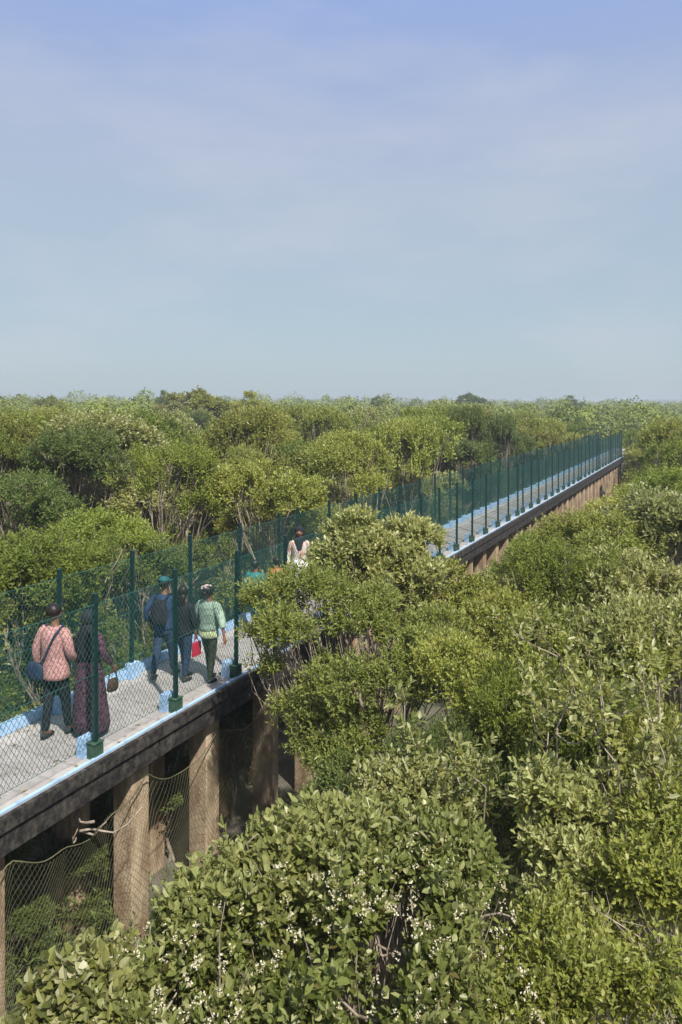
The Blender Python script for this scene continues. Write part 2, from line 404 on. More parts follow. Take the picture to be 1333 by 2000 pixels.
custom([(530,1170,10.6,.34),(590,1150,10.7,.36),(640,1170,10.9,.42),(700,1230,10.6,.45),(570,1260,10.2,.42),(600,1390,10.2,.42),(660,1340,10.0,.50),(760,1330,10.2,.5),(545,1225,10.2,.3),(700,1440,10.0,.42),
        (840,1270,10.4,.45),(650,1490,9.7,.36),(620,1450,10.0,.34),(520,1320,10.3,.25),(500,1180,10.6,.18),(495,1240,10.5,.16),(830,1350,10.2,.36),(790,1240,10.8,.36),(860,1230,10.8,.34),(740,1180,11.0,.30)],735,10.4,'thick','bark',
       'dense fresh green mangrove leaning over the walkway fence, hiding the middle of the deck',14,
       L=.080,Wd=.026,dens=150,per=9,shoot=.15,seed=14,gap=-.62,inner=.5,stems=2,twigs=9,r0=.06)
custom([(700,1078,13.2,.46),(775,1085,13.3,.46),(668,1050,13.3,.24),(700,1024,13.3,.22),(752,1045,13.3,.24),(800,1046,13.4,.26),(832,1060,13.3,.26),(740,1130,13.2,.5),(820,1130,13.0,.36),(650,1095,13.0,.32),(700,1170,13,.42),(780,1190,13,.42),(640,1150,13,.3)],740,13.2,'silver','barkpale',
       'silvery leaved mangrove crown rising highest in front of the walkway fence',15,
       L=.115,Wd=.046,dens=135,per=9,shoot=.2,seed=15,gap=-.7,inner=.5,stems=1,twigs=8,r0=.06,up=1.0)
custom([(862,1130,13.4,.30),(850,1175,13.2,.40),(860,1230,12.8,.4),(880,1140,13.4,.36),(930,1180,13.2,.5),(900,1230,12.6,.5),(960,1250,12.2,.6)],910,13.0,'olive','barkpale',
       'pale tipped mangrove bush below the dark beam, right of the silvery crown',16,
       L=.09,Wd=.036,dens=130,per=8,shoot=.15,seed=16,gap=-.5,inner=.5,stems=2,twigs=8,r0=.05)
custom([(1070,1560,6.2,.24),(1140,1580,6.2,.28),(1100,1660,6.0,.32),(1190,1660,6.0,.35),(1150,1760,5.6,.4)],1090,6.1,'silver','barkpale',
       'thin mangrove with pale upright leaves and bare stems, right of the flowering bush',17,
       L=.085,Wd=.034,dens=150,per=8,shoot=.14,rounded=True,seed=17,gap=-.3,stems=4,twigs=9,r0=.025,up=1.0,fork=.62)
custom([(1290,1700,5.4,.42),(1340,1640,5.6,.40),(1250,1800,5.0,.42),(1350,1850,4.8,.45),(1180,1880,4.8,.38),(1270,1940,4.5,.42)],1290,5.2,'olive','barkpale',
       'twiggy broad leaved mangrove in the bottom right corner',18,flowers=18,
       L=.058,Wd=.025,dens=240,per=8,shoot=.14,rounded=True,seed=18,gap=-.1,stems=4,twigs=9,r0=.025,fork=.6)
custom([(1080,1880,4.6,.30),(1120,1960,4.3,.36),(1020,2000,4.2,.34),(1200,2020,4.0,.4),(1060,2060,4.0,.4),(960,2050,4.0,.35)],1080,4.5,'olive','bark',
       'fine leaved mangrove bush at the bottom, between the flowering bush and the corner',19,
       L=.052,Wd=.022,dens=300,per=8,shoot=.13,rounded=True,seed=19,gap=-.15,stems=4,twigs=8,r0=.025,fork=.6)

# near trees reusing the NEAR meshes: px of centre, Y, top py, radius, kind, label
near_list=[
 (1000,11.3,1165,1.15,'olive','pale tipped mangrove tree below the dark beam, first behind the green leaning one'),
 (1105,12.6,1060,1.25,'bright','fresh green mangrove tree in the bay of piers, right of the pale tipped bush'),
 (1060,17.0,1035,1.1,'bright','small yellow green mangrove tree touching the piers midway along the walkway'),
 (1190,15.4,1000,1.45,'olive','olive mangrove tree in front of the far row of brown piers'),
 (1300,16.6,955,1.6,'silver','silvery mangrove tree against the right edge below the forest belt'),
 (1265,12.0,1085,1.45,'silver','silver leaved mangrove tree with many pale shoots near the right edge'),
 (1140,9.6,1195,1.2,'olive','olive mangrove tree with upright pale stems in the middle of the right side'),
 (1330,9.2,1170,1.1,'silver','pale mangrove tree cut by the right edge at mid height of the thicket'),
 (955,9.2,1250,1.0,'olive','olive mangrove tree right of the green leaning one, in the thicket'),
 (1040,8.4,1310,.85,'bright','small fresh green mangrove in the thicket over pale bare stems'),
 (1215,7.9,1330,.85,'bright','bright green mangrove with fine leaves above the right corner bush'),
 (1325,7.2,1380,.7,'olive','olive mangrove with crooked bare branch at the right edge'),
 (880,8.2,1400,.65,'deep','dark green mangrove over the mud gap in the middle of the thicket'),
 (1010,7.4,1450,.5,'deep','small dark mangrove with a forked bare stem beside the mud gap'),
 (700,8.9,1490,.75,'deep','dark shaded mangrove under the green leaning one'),
]
for i,(px,Y,ty,r,kind,lab) in enumerate(near_list):
    x=gx(px,Y); h=gz(ty,Y); pr=NEAR[kind][i%2]; s=r/1.4
    place(pr,(x,Y,0),i*1.7,(s,s,h/5.35),lab)

for i,(s_,t_,hh,r,kind) in enumerate(((6.0,-4.3,4.6,1.3,'deep'),(8.4,-3.9,4.4,1.2,'bright'),(10.6,-4.2,4.7,1.3,'deep'),(13.0,-3.8,4.6,1.3,'olive'),(15.4,-4.0,4.9,1.35,'deep'))):
    p=W(s_,t_,0); q=r/1.4
    place(NEAR[kind][i%2],(p.x,p.y,0),i*2.2,(q,q,hh/5.35),f"{ {'deep':'dark green','bright':'fresh green','olive':'olive'}[kind] } mangrove pressed against the far side fence, {('first from the left edge','behind the couple','behind the first tall far post','behind the trio','next after the trio')[i]}")
for i,(s_,t_,hh,r) in enumerate(((6.6,-1.2,1.5,.8),(8.3,-1.2,1.4,.8),(9.8,-1.1,1.4,.75),(11.6,-1.2,1.4,.8),(13.4,-1.2,1.5,.8),(7.4,-2.6,2.6,.9),(10.0,-2.7,2.6,.9),(12.4,-2.6,2.6,.9),(15.0,-1.0,2.3,.8),(6.2,-1.7,2.9,.8),(7.4,-1.6,2.7,.8),(8.7,-1.7,2.9,.8),(10.0,-1.6,2.8,.8),(11.3,-1.7,2.9,.8),(12.6,-1.6,2.8,.8),(14.0,-1.7,2.9,.8),(15.4,-1.6,2.8,.8),(5.6,.5,1.5,.5))):  # rows added under the deck to block sunlit growth beyond and keep the gap dark
    p=W(s_,t_,0); q=r/1.4
    o=place(NEAR['deep'][i%2],(p.x,p.y,0),i*1.3,(q,q,hh/5.35),'low dark mangrove bush under the raised deck, added to darken the gap' if i<17 else ('dark low bush behind the net at the left edge',)[i-17],'low bushes under the deck' if i<17 else None,name='mangrove_bush',cat='bush')

def sapling(px,Y,ty,lab,sd_):
    rng=np.random.default_rng(sd_); H=gz(ty,Y); mb=MB(); tips=[]
    for k in range(4):
        b=np.array([rng.normal(0,.10),rng.normal(0,.10),-.1]); e=np.array([rng.normal(0,.38),rng.normal(0,.38),H*rng.uniform(.82,1)])
        p=limb(b,e,rng,8,.12); mb.tube(p,[.021*(1-.085*i) for i in range(9)],5,False)
        for j in range(13):
            q=p[rng.integers(3,9)]; d=rng.normal(0,.28,3); d[2]=abs(d[2])+.22; z=q+d; mb.tube(limb(q,z,rng,4,.03),[.007,.006,.005,.004,.003],4,False)
            for m in range(6): tips.append(q+(z-q)*rng.uniform(.35,1.05)+rng.normal(0,.04,3))
    T=np.array(tips); V,Fc,at=leafgeo(T,rng.normal(0,.4,T.shape)+np.array([[0,0,.9]]),8,.095,.036,rng,shoot=.15,rounded=True)
    w=bpy.data.meshes.new('stems'); w.from_pydata(mb.v,[],mb.f); w.materials.append(M['barkpale'])
    me=npmesh('sprigs',V,Fc,at); me.materials.append(M['silver'])
    place((me,w),(gx(px,Y),Y,0),0,(1,1,1),lab,name='mangrove_sapling',cat='sapling')
for a in ((1165,6.9,1300,'thin pale stemmed sapling standing tall above the right corner bushes',61),(1235,6.2,1410,'sparse sapling with bare stems near the right edge above the corner bush',62),
          (1030,7.0,1390,'thin sapling with forked pale stems right of the mud gap',63),(905,7.3,1440,'slender sapling with a crooked pale stem beside the mud gap',64),
          (1310,5.9,1480,'sparse sapling cut by the right edge above the corner bush',65),(1110,8.6,1240,'pale tipped sapling rising in the middle of the right thicket',66)): sapling(*a)

# ------------------------------------------------------------------ scattered forest: individuals
bound=[(-400,1990),(60,1990),(80,1900),(230,1840),(400,1730),(470,1640),(475,1200),(640,1080),(850,1110),(905,1125),(967,1115),(1006,1085),(1041,1060),(1083,1060),(1125,1025),(1203,990),(1212,940),(1216,885),(1240,850),(1333,815),(2500,790)]
bx_=[b[0] for b in bound]; by_=[b[1] for b in bound]
def limit(px): return float(np.interp(px,bx_,by_))
def dwalk(x,y): # X-distance to the VP line through the walkway: lateral t
    s=(x+7.88)*ST+y*CT; t=(x+7.88)*CT-y*ST
    return s,t
pts=[]; rr=random.Random(5)
def try_add(x,y,sp):
    for (a,b,_) in pts:
        if (a-x)**2+(b-y)**2<sp*sp: return False
    return True
taken=[(gx(p,Y),Y) for p,Y,*_ in near_list]
cands=[]
for tries in range(30000):
    Y=6.5+(62-6.5)*math.sqrt(rr.random()); x=rr.uniform(-.62,.60)*Y+rr.uniform(-2,2)
    s,t=dwalk(x,Y)
    sp=2.35+ .010*Y
    if t>-3.2 and t<1.1 and s<72: continue
    if t>0 and Y<19 and x< .55*Y: 
        continue                              # bespoke area
    if not try_add(x,Y,sp): continue
    if any((a-x)**2+(b-Y)**2<4 for a,b in taken): continue
    r=rr.uniform(1.25,2.4); h=rr.uniform(4.2,6.3)+.9*math.sin(x*.21+1)*math.sin(Y*.17)+(1.0 if rr.random()<.12 and Y>28 else 0)
    if t<0 and s<70:
        r=min(r,(-t-1.62)/1.12)
        if r<.75: continue
    if t>0 and s<70: r=min(r,max(.8,t/1.05))
    if t>0:
        ppx=667+x/Y*F; rp=r/Y*F; ok=True
        for q in (-1,-.7,-.4,0,.4,.7,1):
            zt=h-r*.9*q*q; need=limit(ppx+q*rp); 
            hmax=HC-(need-785)/F*(Y) + r*.9*q*q
            h=min(h,hmax)
        if h<2.4: continue
        if h<4: r*=.75
    elif Y<17: h=min(h,5.4)
    elif Y<50: h=min(h+.6+(1.0 if rr.random()<.35 else 0),7.3)
    pts.append((x,Y,0)); cands.append((x,Y,r,h,t))
    if len(cands)>=262: break
cands.sort(key=lambda c:c[1])
print('individual trees',len(cands),'max Y',cands[-1][1])
kinds={'olive':'olive green','bright':'fresh yellow green','silver':'silvery pale leaved','deep':'dark green'}
for i,(x,Y,r,h,t) in enumerate(cands):
    q=math.sin(x*.33+2.1)+math.sin(Y*.27+.6)+rr.uniform(-1.3,1.3)
    kind='olive' if q>.6 else 'silver' if q>-.1 else 'bright' if q>-1.3 else 'deep'
    if t>0 and kind=='deep': kind='bright'
    var=MID[kind] if Y>27 else NEAR[kind]; s=r/(1.95 if Y>27 else 1.4); hn=5.6 if Y>27 else 5.35
    side='behind the fenced walkway' if t<0 else 'on the open side of the walkway'
    dist='close by' if Y<24 else 'in the middle distance' if Y<42 else 'towards the far belt'
    place(var[i%len(var)],(x,Y,0),rr.uniform(0,6.28),(s*rr.uniform(.9,1.1),s,h/hn),
          f'{kinds[kind]} mangrove tree {side}, {dist}',None,)
    e=bpy.context.scene.collection.objects[-3] if False else None
# the copied trees share a group per label
for o in list(COL.objects):
    if o.type=='EMPTY' and o.get('category')=='mangrove tree' and ('walkway, ' in o['label']) and o['label'].split()[-1] in('by','distance','belt'):
        o['group']=o['label'].replace('tree','trees')
# landmark tall trees on the skyline
TALL={}
def tall(kind,v):
    if (kind,v) not in TALL:
        rng=np.random.default_rng(900+v); lb=[]
        for i in range(11):
            a=i*2.4+rng.uniform(-.5,.5); q=2.7*math.sqrt((i+.2)/11); lb.append((q*math.cos(a),q*math.sin(a),8.6-q*.75+rng.uniform(-.8,.6),rng.uniform(.55,1.05)))
        TALL[(kind,v)]=build_mesh_pair('tall_'+kind,lb,rng,kind,'bark',L=.24,Wd=.12,dens=30,per=7,shoot=.3,seed=v+71,gap=-.3,inner=.3,flat=.7,r0=.12,twigs=7,fork=.5)
    return TALL[(kind,v)]
def landmark(px,Y,ty,r,kind,lab,i):
    x=gx(px,Y); h=gz(ty,Y); pr=tall(kind,i); s=r/3.0
    place(pr,(x,Y,0),i*2.1,(s,s,h/9.3),lab)
landmark(392,66,752,3.6,'olive','tallest olive mangrove tree breaking the skyline on the left',0)
landmark(345,63,772,2.8,'silver','tall silvery tree just left of the tallest skyline tree',1)
landmark(495,72,768,2.9,'olive','tall olive tree on the skyline, right of the tallest one',1)
landmark(922,150,764,3.4,'deep','dark isolated round tree standing above the skyline beyond the walkway',0)
landmark(322,110,765,1.8,'deep','small dark tree poking over the skyline left of the tallest one',1)
landmark(1118,170,774,3.0,'deep','dark low tree on the skyline above the far end of the walkway',1)
landmark(742,150,769,2.0,'deep','small dark tree on the skyline in the middle',0)
landmark(100,90,768,3.0,'olive','olive tree on the skyline near the left edge',0)

# ------------------------------------------------------------------ far forest, uncountable
def far_forest():
    rng=np.random.default_rng(55); Vs=[];Fs=[];As=[]; off=0
    bands=[(60,110,2.3,420,.15,1.7),(110,200,3.0,260,.22,2.1),(200,420,5.0,150,.34,3.2),(420,1000,9.5,80,.65,5.5),(1000,2600,19,36,1.5,11)]
    for (a,b,sp,nf,fs,R) in bands:
        area=.5*(1.16)*(b*b-a*a); n=int(area/(sp*sp))
        Y=np.sqrt(rng.uniform(a*a,b*b,n)); X=rng.uniform(-.58,.58,n)*Y
        s=(X+7.88)*ST+Y*CT; t=(X+7.88)*CT-Y*ST
        k=~((t>-3.4)&(t<1.5)&(s<72)); X=X[k];Y=Y[k]; n=len(X)
        h=rng.normal(5.5,.75,n)+.8*np.sin(X*.05+Y*.03)*np.sin(Y*.041+1)+.6*np.sin(X*.013+2)
        h=np.where(rng.uniform(size=n)<.08,h+rng.uniform(.8,1.9,n)*(1+.6*(Y>150)+.8*(Y>420)),h)
        h+=np.clip((Y-150)/600,0,.8)
        h=np.where(X<-.2*Y,h+.3,h); h=np.where(X>.2*Y,h-.7,h)
        R_=R*rng.uniform(.6,1.35,n); hz_=np.minimum(R_*1.1,3.6)*rng.uniform(.8,1.2,n)
        tt=rng.uniform(0,1,n)
        u=rng.normal(size=(n,nf,3)); u/=np.linalg.norm(u,axis=2,keepdims=True); u[...,2]=np.abs(u[...,2])
        w=1+.17*np.sin(u[...,0]*5+tt[:,None]*9)*np.sin(u[...,1]*5+tt[:,None]*17)+.10*np.sin(u[...,0]*11+u[...,2]*9+tt[:,None]*31)
        q=rng.uniform(.82,1.03,(n,nf))*w
        C=np.stack([X[:,None]+u[...,0]*R_[:,None]*q, Y[:,None]+u[...,1]*R_[:,None]*q, h[:,None]-(1-u[...,2]*q)*hz_[:,None]],-1).reshape(-1,3)
        m=len(C)
        nn=unit(u.reshape(-1,3)*np.array([[1,1,.8]])+rng.normal(size=(m,3))*.38); d=unit(np.cross(nn,rng.normal(size=(m,3)))); sd=np.cross(nn,d)
        l=fs*rng.uniform(.6,1.4,(m,1))
        V=np.stack([C-d*l*.7-nn*l*.2, C+sd*l*.55, C+d*l*.7-nn*l*.2, C-sd*l*.55],1).reshape(-1,3)
        i=np.arange(m)[:,None]*4
        Fs.append(np.concatenate([i+np.array([[0,1,3]]),i+np.array([[1,2,3]])],0)+off); off+=len(V)
        at=np.stack([np.clip(rng.beta(3,3.4,m)*.6+.40*(np.repeat(tt,nf)-.25),0,1),np.repeat(np.clip(.5+.4*np.sin(X*.07)*np.cos(Y*.05)+rng.normal(0,.3,n),0,1),nf),np.zeros(m)],1)
        Vs.append(V); As.append(np.repeat(at,4,0))
    me=npmesh('far_forest',np.concatenate(Vs),np.concatenate(Fs),np.concatenate(As)); me.materials.append(M['far'])
    tag(link('far_forest',me),'endless belt of mangrove canopy reaching the horizon','forest',kind='stuff')
far_forest()

def undergrowth():
    rng=np.random.default_rng(77); n=5200
    Y=3.0+30*rng.uniform(0,1,n)**1.3; X=rng.uniform(-.62,.6,n)*Y+rng.uniform(-3,1,n)
    s=(X+7.88)*ST+Y*CT; t=(X+7.88)*CT-Y*ST
    k=(snoise(np.stack([X,Y,X*0],1),3,.5)>-.15)&~((t>-1.9)&(t<.5)&(rng.uniform(size=n)<.75)); X=X[k];Y=Y[k]; n=len(X)
    P=np.stack([X,Y,np.zeros(n)],1); P=np.repeat(P,9,0)+rng.normal(0,.16,(n*9,3))*np.array([[1,1,0]]); P[:,2]=rng.uniform(.05,.75,len(P))
    V,Fc,at=leafgeo(P,rng.normal(0,.4,P.shape)+np.array([[0,0,1]]),7,.12,.04,rng,shoot=.2)
    me=npmesh('undergrowth',V,Fc,at); me.materials.append(M['deep'])
    tag(link('undergrowth',me),'low dark green seedlings and shoots covering the mud','undergrowth',kind='stuff')
undergrowth()

# ------------------------------------------------------------------ walkway
PY=[5.3,6.65,8.0,9.36,10.75,12.09,13.45,14.83,16.16,16.9,18.25,19.6,20.95,22.3,23.7,25.1,26.5,27.8,29.1,29.9,31.2,32.5,33.9,35.2,36.5,37.8,39.1,40.45,41.8,42.6,43.95,45.3,46.65,48.0,49.35,50.7,52.05,53.4,54.75,55.5,56.85,58.2,59.5,60.6]
PS=[y/CT for y in PY]; S0=2.0; S1=PS[-1]+.2; S2=82.0; WL=-1.52
wk=empty('elevated_walkway',W(PS[0],-.75,0),label='long raised concrete walkway on brown piers crossing the mangroves',cat='walkway')
def wpart(mb,name,mat,label=None,parent=None,**k):
    o=mb.build(name,mat,None,**k)
    p=parent or wk
    o.parent=p; o.matrix_parent_inverse=Matrix.Translation(-Vector(p.location))
    if label:o['label']=label
    return o
m=MB(); m.wbox(S0,S2,WL-.17,.085,Z0-.14,Z0); wpart(m,'deck',M['deck'])
m=MB()
for t0,t1 in ((.087,.150),(WL-.235,WL-.172)): m.wbox(S0,S2,t0,t1,Z0-.16,Z0+.004)
wpart(m,'slab_edge',M['fascia'],'dark stained slab edge')
for t0,t1 in ((-.16,.11),(WL-.20,WL+.12)):
    m=MB(); s=S0; rj=random.Random(int(t0*100))
    while s<S2:                                      # beam in cast lengths with broken lower lips
        m.wbox(s,min(s+3.2,S2)-.02,t0,t1,Z0-.44+rj.uniform(-.015,.015),Z0-.163); 
        s+=3.2
    wpart(m,'edge_beam',M['fascia'],bevel=.012)
# kerbs
for (t0,t1,h) in ((.040,.075,.04),(WL-.14,WL-.015,.14)):
    m=MB(); s=S0
    while s<S2: m.wbox(s,min(s+2.0,S2)-.006,t0,t1,Z0+.002,Z0+h); s+=2.0
    wpart(m,'kerb',M['blue'],'low kerb painted light blue',bevel=.01)
PIER_Y=[8.08,10.15,11.6,13.2,14.5]+[y+.1 for y in PY if y>15.5]
for y in PIER_Y:
    s=y/CT; lo=random.Random(int(y*10))
    for t0 in (-.40,WL+.02):
        m=MB(); w=.34; dx=lo.uniform(-.03,.03)
        vs=[W(s+a+(dx if z>1 else 0),t0+b,z) for z in (-.3,Z0-.42) for a,b in ((-w/2,0),(w/2,0),(w/2,w),(-w/2,w))]
        m.add(vs,[(0,1,2,3),(7,6,5,4),(4,5,1,0),(5,6,2,1),(6,7,3,2),(7,4,0,3)])
        wpart(m,'pier',M['pier'],bevel=.015)
    m=MB(); m.wbox(s-.13,s+.13,WL-.1,-.165,Z0-.50,Z0-.145); wpart(m,'cross_beam',M['fascia'],bevel=.01)

# fences
def chain_panel(Lp,H=1.86,z0=.10,cell=.070,ch=.054,rw=.0028):
    nx=max(1,round(Lp/cell)); cw=Lp/nx; nz=round((H-z0)/ch); hz=(H-z0)/nz
    V=[];Fc=[]
    xs=[];zs=[]
    # zigzag wires
    k=np.arange(nz+1)
    tri=np.array([[0,1],[-.87,-.5],[.87,-.5]])
    off=0
    for i in range(nx+1):
        for sgn in ((1,) if i==0 else (-1,) if i==nx else (1,-1)):
            x=i*cw+np.where(k%2==0,0,sgn*cw/2)*1.0
            if sgn==-1 and False: pass
            z=z0+k*hz; y=np.where(k%2==0,0,.002*sgn)
            # ring: offset in x and y
            P=np.stack([x,y,z],1)
            ring=P[:,None,:]+np.stack([tri[:,0]*rw*1.25,tri[:,1]*rw,np.zeros(3)],1)[None]
            V.append(ring.reshape(-1,3))
            a=np.arange(nz)[:,None]*3
            for j in range(3):
                j2=(j+1)%3
                Fc.append(np.concatenate([a+j,a+j2,a+3+j2,a+3+j],1)+off)
            off+=3*(nz+1)
    for zz in (H,z0,(H+z0)/2):      # line wires
        b=len(np.concatenate(V)); ring=[]
        for x in (0,Lp):
            ring.append(np.stack([np.full(3,x),tri[:,0]*.0035,zz+tri[:,1]*.0035],1))
        V.append(np.concatenate(ring)); Fc.append(np.array([[b+j,b+(j+1)%3,b+3+(j+1)%3,b+3+j] for j in range(3)])); off+=6
    me=npmesh('wire_mesh',np.concatenate(V),np.concatenate(Fc)); me.materials.append(M['mesh']); return me
_panels={}
def panel(Lp):
    k=round(Lp,2)
    if k not in _panels: _panels[k]=chain_panel(k)
    return _panels[k],Lp/k
HF=2.06
def post_mesh():
    m=MB(); m.box((0,0,HF/2+.05),(.052,.052,HF-.1)); m.box((0,0,HF+.006),(.062,.062,.012),taper=.8)
    for z in (.35,.9,1.45,1.95): m.box((0,0,z),(.060,.060,.03))
    me=bpy.data.meshes.new('post'); me.from_pydata(m.v,[],m.f); me.materials.append(M['fence']); return me
PM=post_mesh()
def base_mesh():
    m=MB(); m.box((0,0,.09),(.150,.135,.21),taper=.97); m.box((0,0,.200),(.165,.150,.014)); 
    me=bpy.data.meshes.new('post_box'); me.from_pydata(m.v,[],m.f); me.materials.append(M['boxg']); return me
M['boxg']=simple('green_box',(.015,.05,.035),(.07,.12,.075),7,.75,.2)
BXM=base_mesh()
def block_mesh():
    m=MB(); m.box((0,0,.12),(.22,.14,.24),taper=.92)
    me=bpy.data.meshes.new('kerb_block'); me.from_pydata(m.v,[],m.f); me.materials.append(M['blue']); return me
BKM=block_mesh()
rot=math.pi/2-TH
def fence(t,lab,block_t,green):
    PSL=PS if green else [q-.774 for q in PS]
    f=empty('mesh_fence',W(PS[0],t,Z0),rot,label=lab,cat='fence')
    rj=random.Random(int(t*10)+3)
    for i,s in enumerate(PSL):
        ds=s-PS[0]
        p=link('post',PM,None,f,(ds,0,.0)); p.rotation_euler=(rj.uniform(-.012,.012),rj.uniform(-.012,.012),0)
        if green: link('post_box',BXM,None,f,(ds,0,.0))
        link('kerb_block',BKM,None,f,(ds,block_t,.004))
        if i<len(PSL)-1:
            me,sx=panel(PSL[i+1]-s)
            q=link('wire_mesh',me,None,f,(ds,0.0,.08)); q.scale=(sx,1,1)
    return f
fence(0.0,'dark green wire mesh fence along the near side of the walkway',.150,True)
fence(WL,'dark green wire mesh fence along the far side of the walkway',-.02,False)

# arches over the far end
for i,(y,lab) in enumerate(((48.6,'dark green arched pipe over the walkway, nearer of the two'),(54.2,'dark green arched pipe over the walkway, farther of the two'))):
    s=y/CT; m=MB(); pts_=[W(s,WL,Z0)]
    for k in range(13):
        a=math.pi*k/12; pts_.append(W(s,WL/2-math.cos(math.pi-a)*-1*WL/2*-1 if False else WL/2+math.cos(math.pi-a)*(-WL/2),Z0+2.15+.62*math.sin(a)))
    pts_.append(W(s,0,Z0))
    m.tube(pts_,.032,6); o=m.build('arch_pipe',M['fence'],smooth=True); tag(o,lab,'arch',group='arched pipes over the walkway')

# fallen leaves on the deck
def litter():
    rng=np.random.default_rng(31); n=420; s=rng.uniform(7,60,n); u=rng.uniform(0,1,n); tt_=np.where(u<.6,rng.choice([-.03,WL+.03],n)+rng.normal(0,.10,n)*np.array(1),rng.uniform(WL,0,n)); tt_=np.clip(tt_,WL+.02,-.0)
    P=np.array([tuple(W(a,b,Z0+.006)) for a,b in zip(s,tt_)]); ang=rng.uniform(0,6.28,n); d=np.stack([np.cos(ang),np.sin(ang),rng.uniform(0,.25,n)],1); sd=np.stack([-np.sin(ang),np.cos(ang),0*ang],1)
    l=rng.uniform(.04,.09,(n,1)); V=np.stack([P,P+d*l*.5+sd*l*.22,P+d*l,P+d*l*.5-sd*l*.22],1).reshape(-1,3); i=np.arange(n)[:,None]*4
    me=npmesh('fallen_leaves',V,np.concatenate([i+np.array([[0,3,1]]),i+np.array([[3,2,1]])],0)); me.materials.append(simple('dry_leaf',(.12,.07,.03),(.28,.20,.07),3))
    tag(link('fallen_leaves',me),'dry fallen leaves scattered along the deck kerbs','leaf litter',kind='stuff')
litter()

# hanging net below the walkway
def net():
    e=empty('hanging_net',W(6,.3,0),label='sagging wire net hung along the piers below the near fence',cat='net')
    inv=Matrix.Translation(-Vector(e.location))
    ks=[5.6/CT,8.2/CT,10.15/CT,11.6/CT,13.2/CT,14.5/CT,16.2/CT,18.3/CT]
    def top(s):
        for a,b in zip(ks,ks[1:]):
            if a<=s<=b:
                u=(s-a)/(b-a); return Z0-.60-.30*4*u*(1-u)+.02*math.sin(s*9)
        return Z0-.6
    def tt(s): 
        return .03+.16*math.sin(math.pi*((s*1.3)%1))*.35+ (-.52 if 9.9<s*CT<10.5 and False else 0)
    rope=MB(); ss=np.linspace(ks[0],ks[-1],150); rope.tube([W(s,tt(s),top(s)) for s in ss],.009,5)
    o=rope.build('rope',M['net'],smooth=True); o.parent=e; o.matrix_parent_inverse=inv
    cw=.062; ch=.05; nx=int((ks[-1]-ks[0])/cw); nz=54; rw=.0021
    def P(i,j,half):
        s=ks[0]+(i+half)*cw; zt=top(min(s,ks[-1])); sag=j/nz
        z=zt-j*ch*(1+.08*math.sin(s*3)) ; t=tt(s)+.05*math.sin(s*2.1+j*.12)+.10*sag
        return W(s+.04*math.sin(j*.17+s),t,z)
    V=[];Fc=[]
    tri=[(0,1),(-.87,-.5),(.87,-.5)]
    for i in range(nx):
        for sg in (1,-1):
            b=len(V)
            for j in range(nz+1):
                p=P(i,j,0 if j%2==0 else .5*sg)
                for (a,c) in tri: V.append((p.x+a*rw,p.y+c*rw,p.z))
            for j in range(nz):
                for q in range(3):
                    q2=(q+1)%3; Fc.append((b+j*3+q,b+j*3+q2,b+j*3+3+q2,b+j*3+3+q))
    me=npmesh('net_mesh',V,Fc); me.materials.append(M['net']); o=link('net_mesh',me,None,e); o.matrix_parent_inverse=inv
net()
# dead branches caught under the beam
m=MB(); rb=np.random.default_rng(4)
o0=np.array(W(9.2/CT,-.1,Z0-.75))
for k in range(5):
    e_=o0+np.array([rb.uniform(-.9,.9),rb.uniform(-.3,.3),rb.uniform(-.35,.2)])
    m.tube(limb(o0+rb.normal(0,.12,3),e_,rb,5,.08),[.018*(1-.12*i) for i in range(6)],5)
o=m.build('dead_branch',M['bark'],smooth=True); tag(o,'bare dead branch caught under the beam at the first pier','branch')

# far hut with a blue roof
h=empty('hut',(gx(178,120),120,0),.4,label='tiny hut with light blue roof in the far canopy on the left',cat='hut')
m=MB(); m.box((0,0,2.9),(2.2,2.0,5.8)); m.build('wall',M['deck'],h)
m=MB(); m.add([(-1.4,-1.3,5.8),(1.4,-1.3,5.8),(1.4,1.3,5.8),(-1.4,1.3,5.8),(-1.4,0,6.5),(1.4,0,6.5)],[(0,1,5,4),(2,3,4,5),(0,4,3),(1,2,5),(3,2,1,0)]); m.build('roof',M['blue'],h)

# viewing platform ledge at the foot of the frame
m=MB(); m.box((0,.62,HC-.93),(3.2,.26,.10)); m.box((0,.62,HC-1.45),(3.1,.18,.93)); 
led=m.build('parapet',M['deck'],bevel=.01); tag(led,'grey concrete parapet ledge along the bottom edge','parapet')

# ------------------------------------------------------------------ people
M['pink']=simple('pink_check',(.30,.13,.13),(.50,.30,.27),34,.85,lo=.4,hi=.6)
M['navy']=simple('navy_bag',(.010,.018,.045),(.022,.034,.075),10,.6)
M['jeans']=simple('jeans',(.018,.028,.065),(.034,.052,.11),22,.9)
M['purple']=simple('purple_print',(.028,.012,.022),(.13,.055,.085),26,.9,lo=.42,hi=.58)
M['bluesh']=simple('blue_shirt',(.014,.028,.075),(.028,.055,.13),9,.85)
M['sage']=simple('sage_cotton',(.20,.29,.22),(.32,.42,.33),9,.85)
M['lime']=simple('pale_lime_cotton',(.42,.50,.26),(.58,.64,.38),9,.85)
M['olivep']=simple('dark_olive_trousers',(.018,.022,.014),(.09,.09,.05),18,.85,lo=.45,hi=.7)
M['red']=simple('red_bag',(.50,.015,.05),(.62,.03,.08),9,.6)
M['tealc']=simple('teal_cloth',(.015,.15,.16),(.03,.22,.22),9,.7)
M['capt']=simple('cap_cloth',(.008,.06,.07),(.015,.10,.11),9,.8)
M['orange']=simple('orange_cloth',(.42,.12,.04),(.52,.20,.07),9,.8)
M['peach']=simple('peach_print',(.52,.27,.19),(.62,.58,.53),11,.8,lo=.42,hi=.55)
M['white']=simple('white_cloth',(.66,.66,.64),(.8,.8,.78),9,.8)
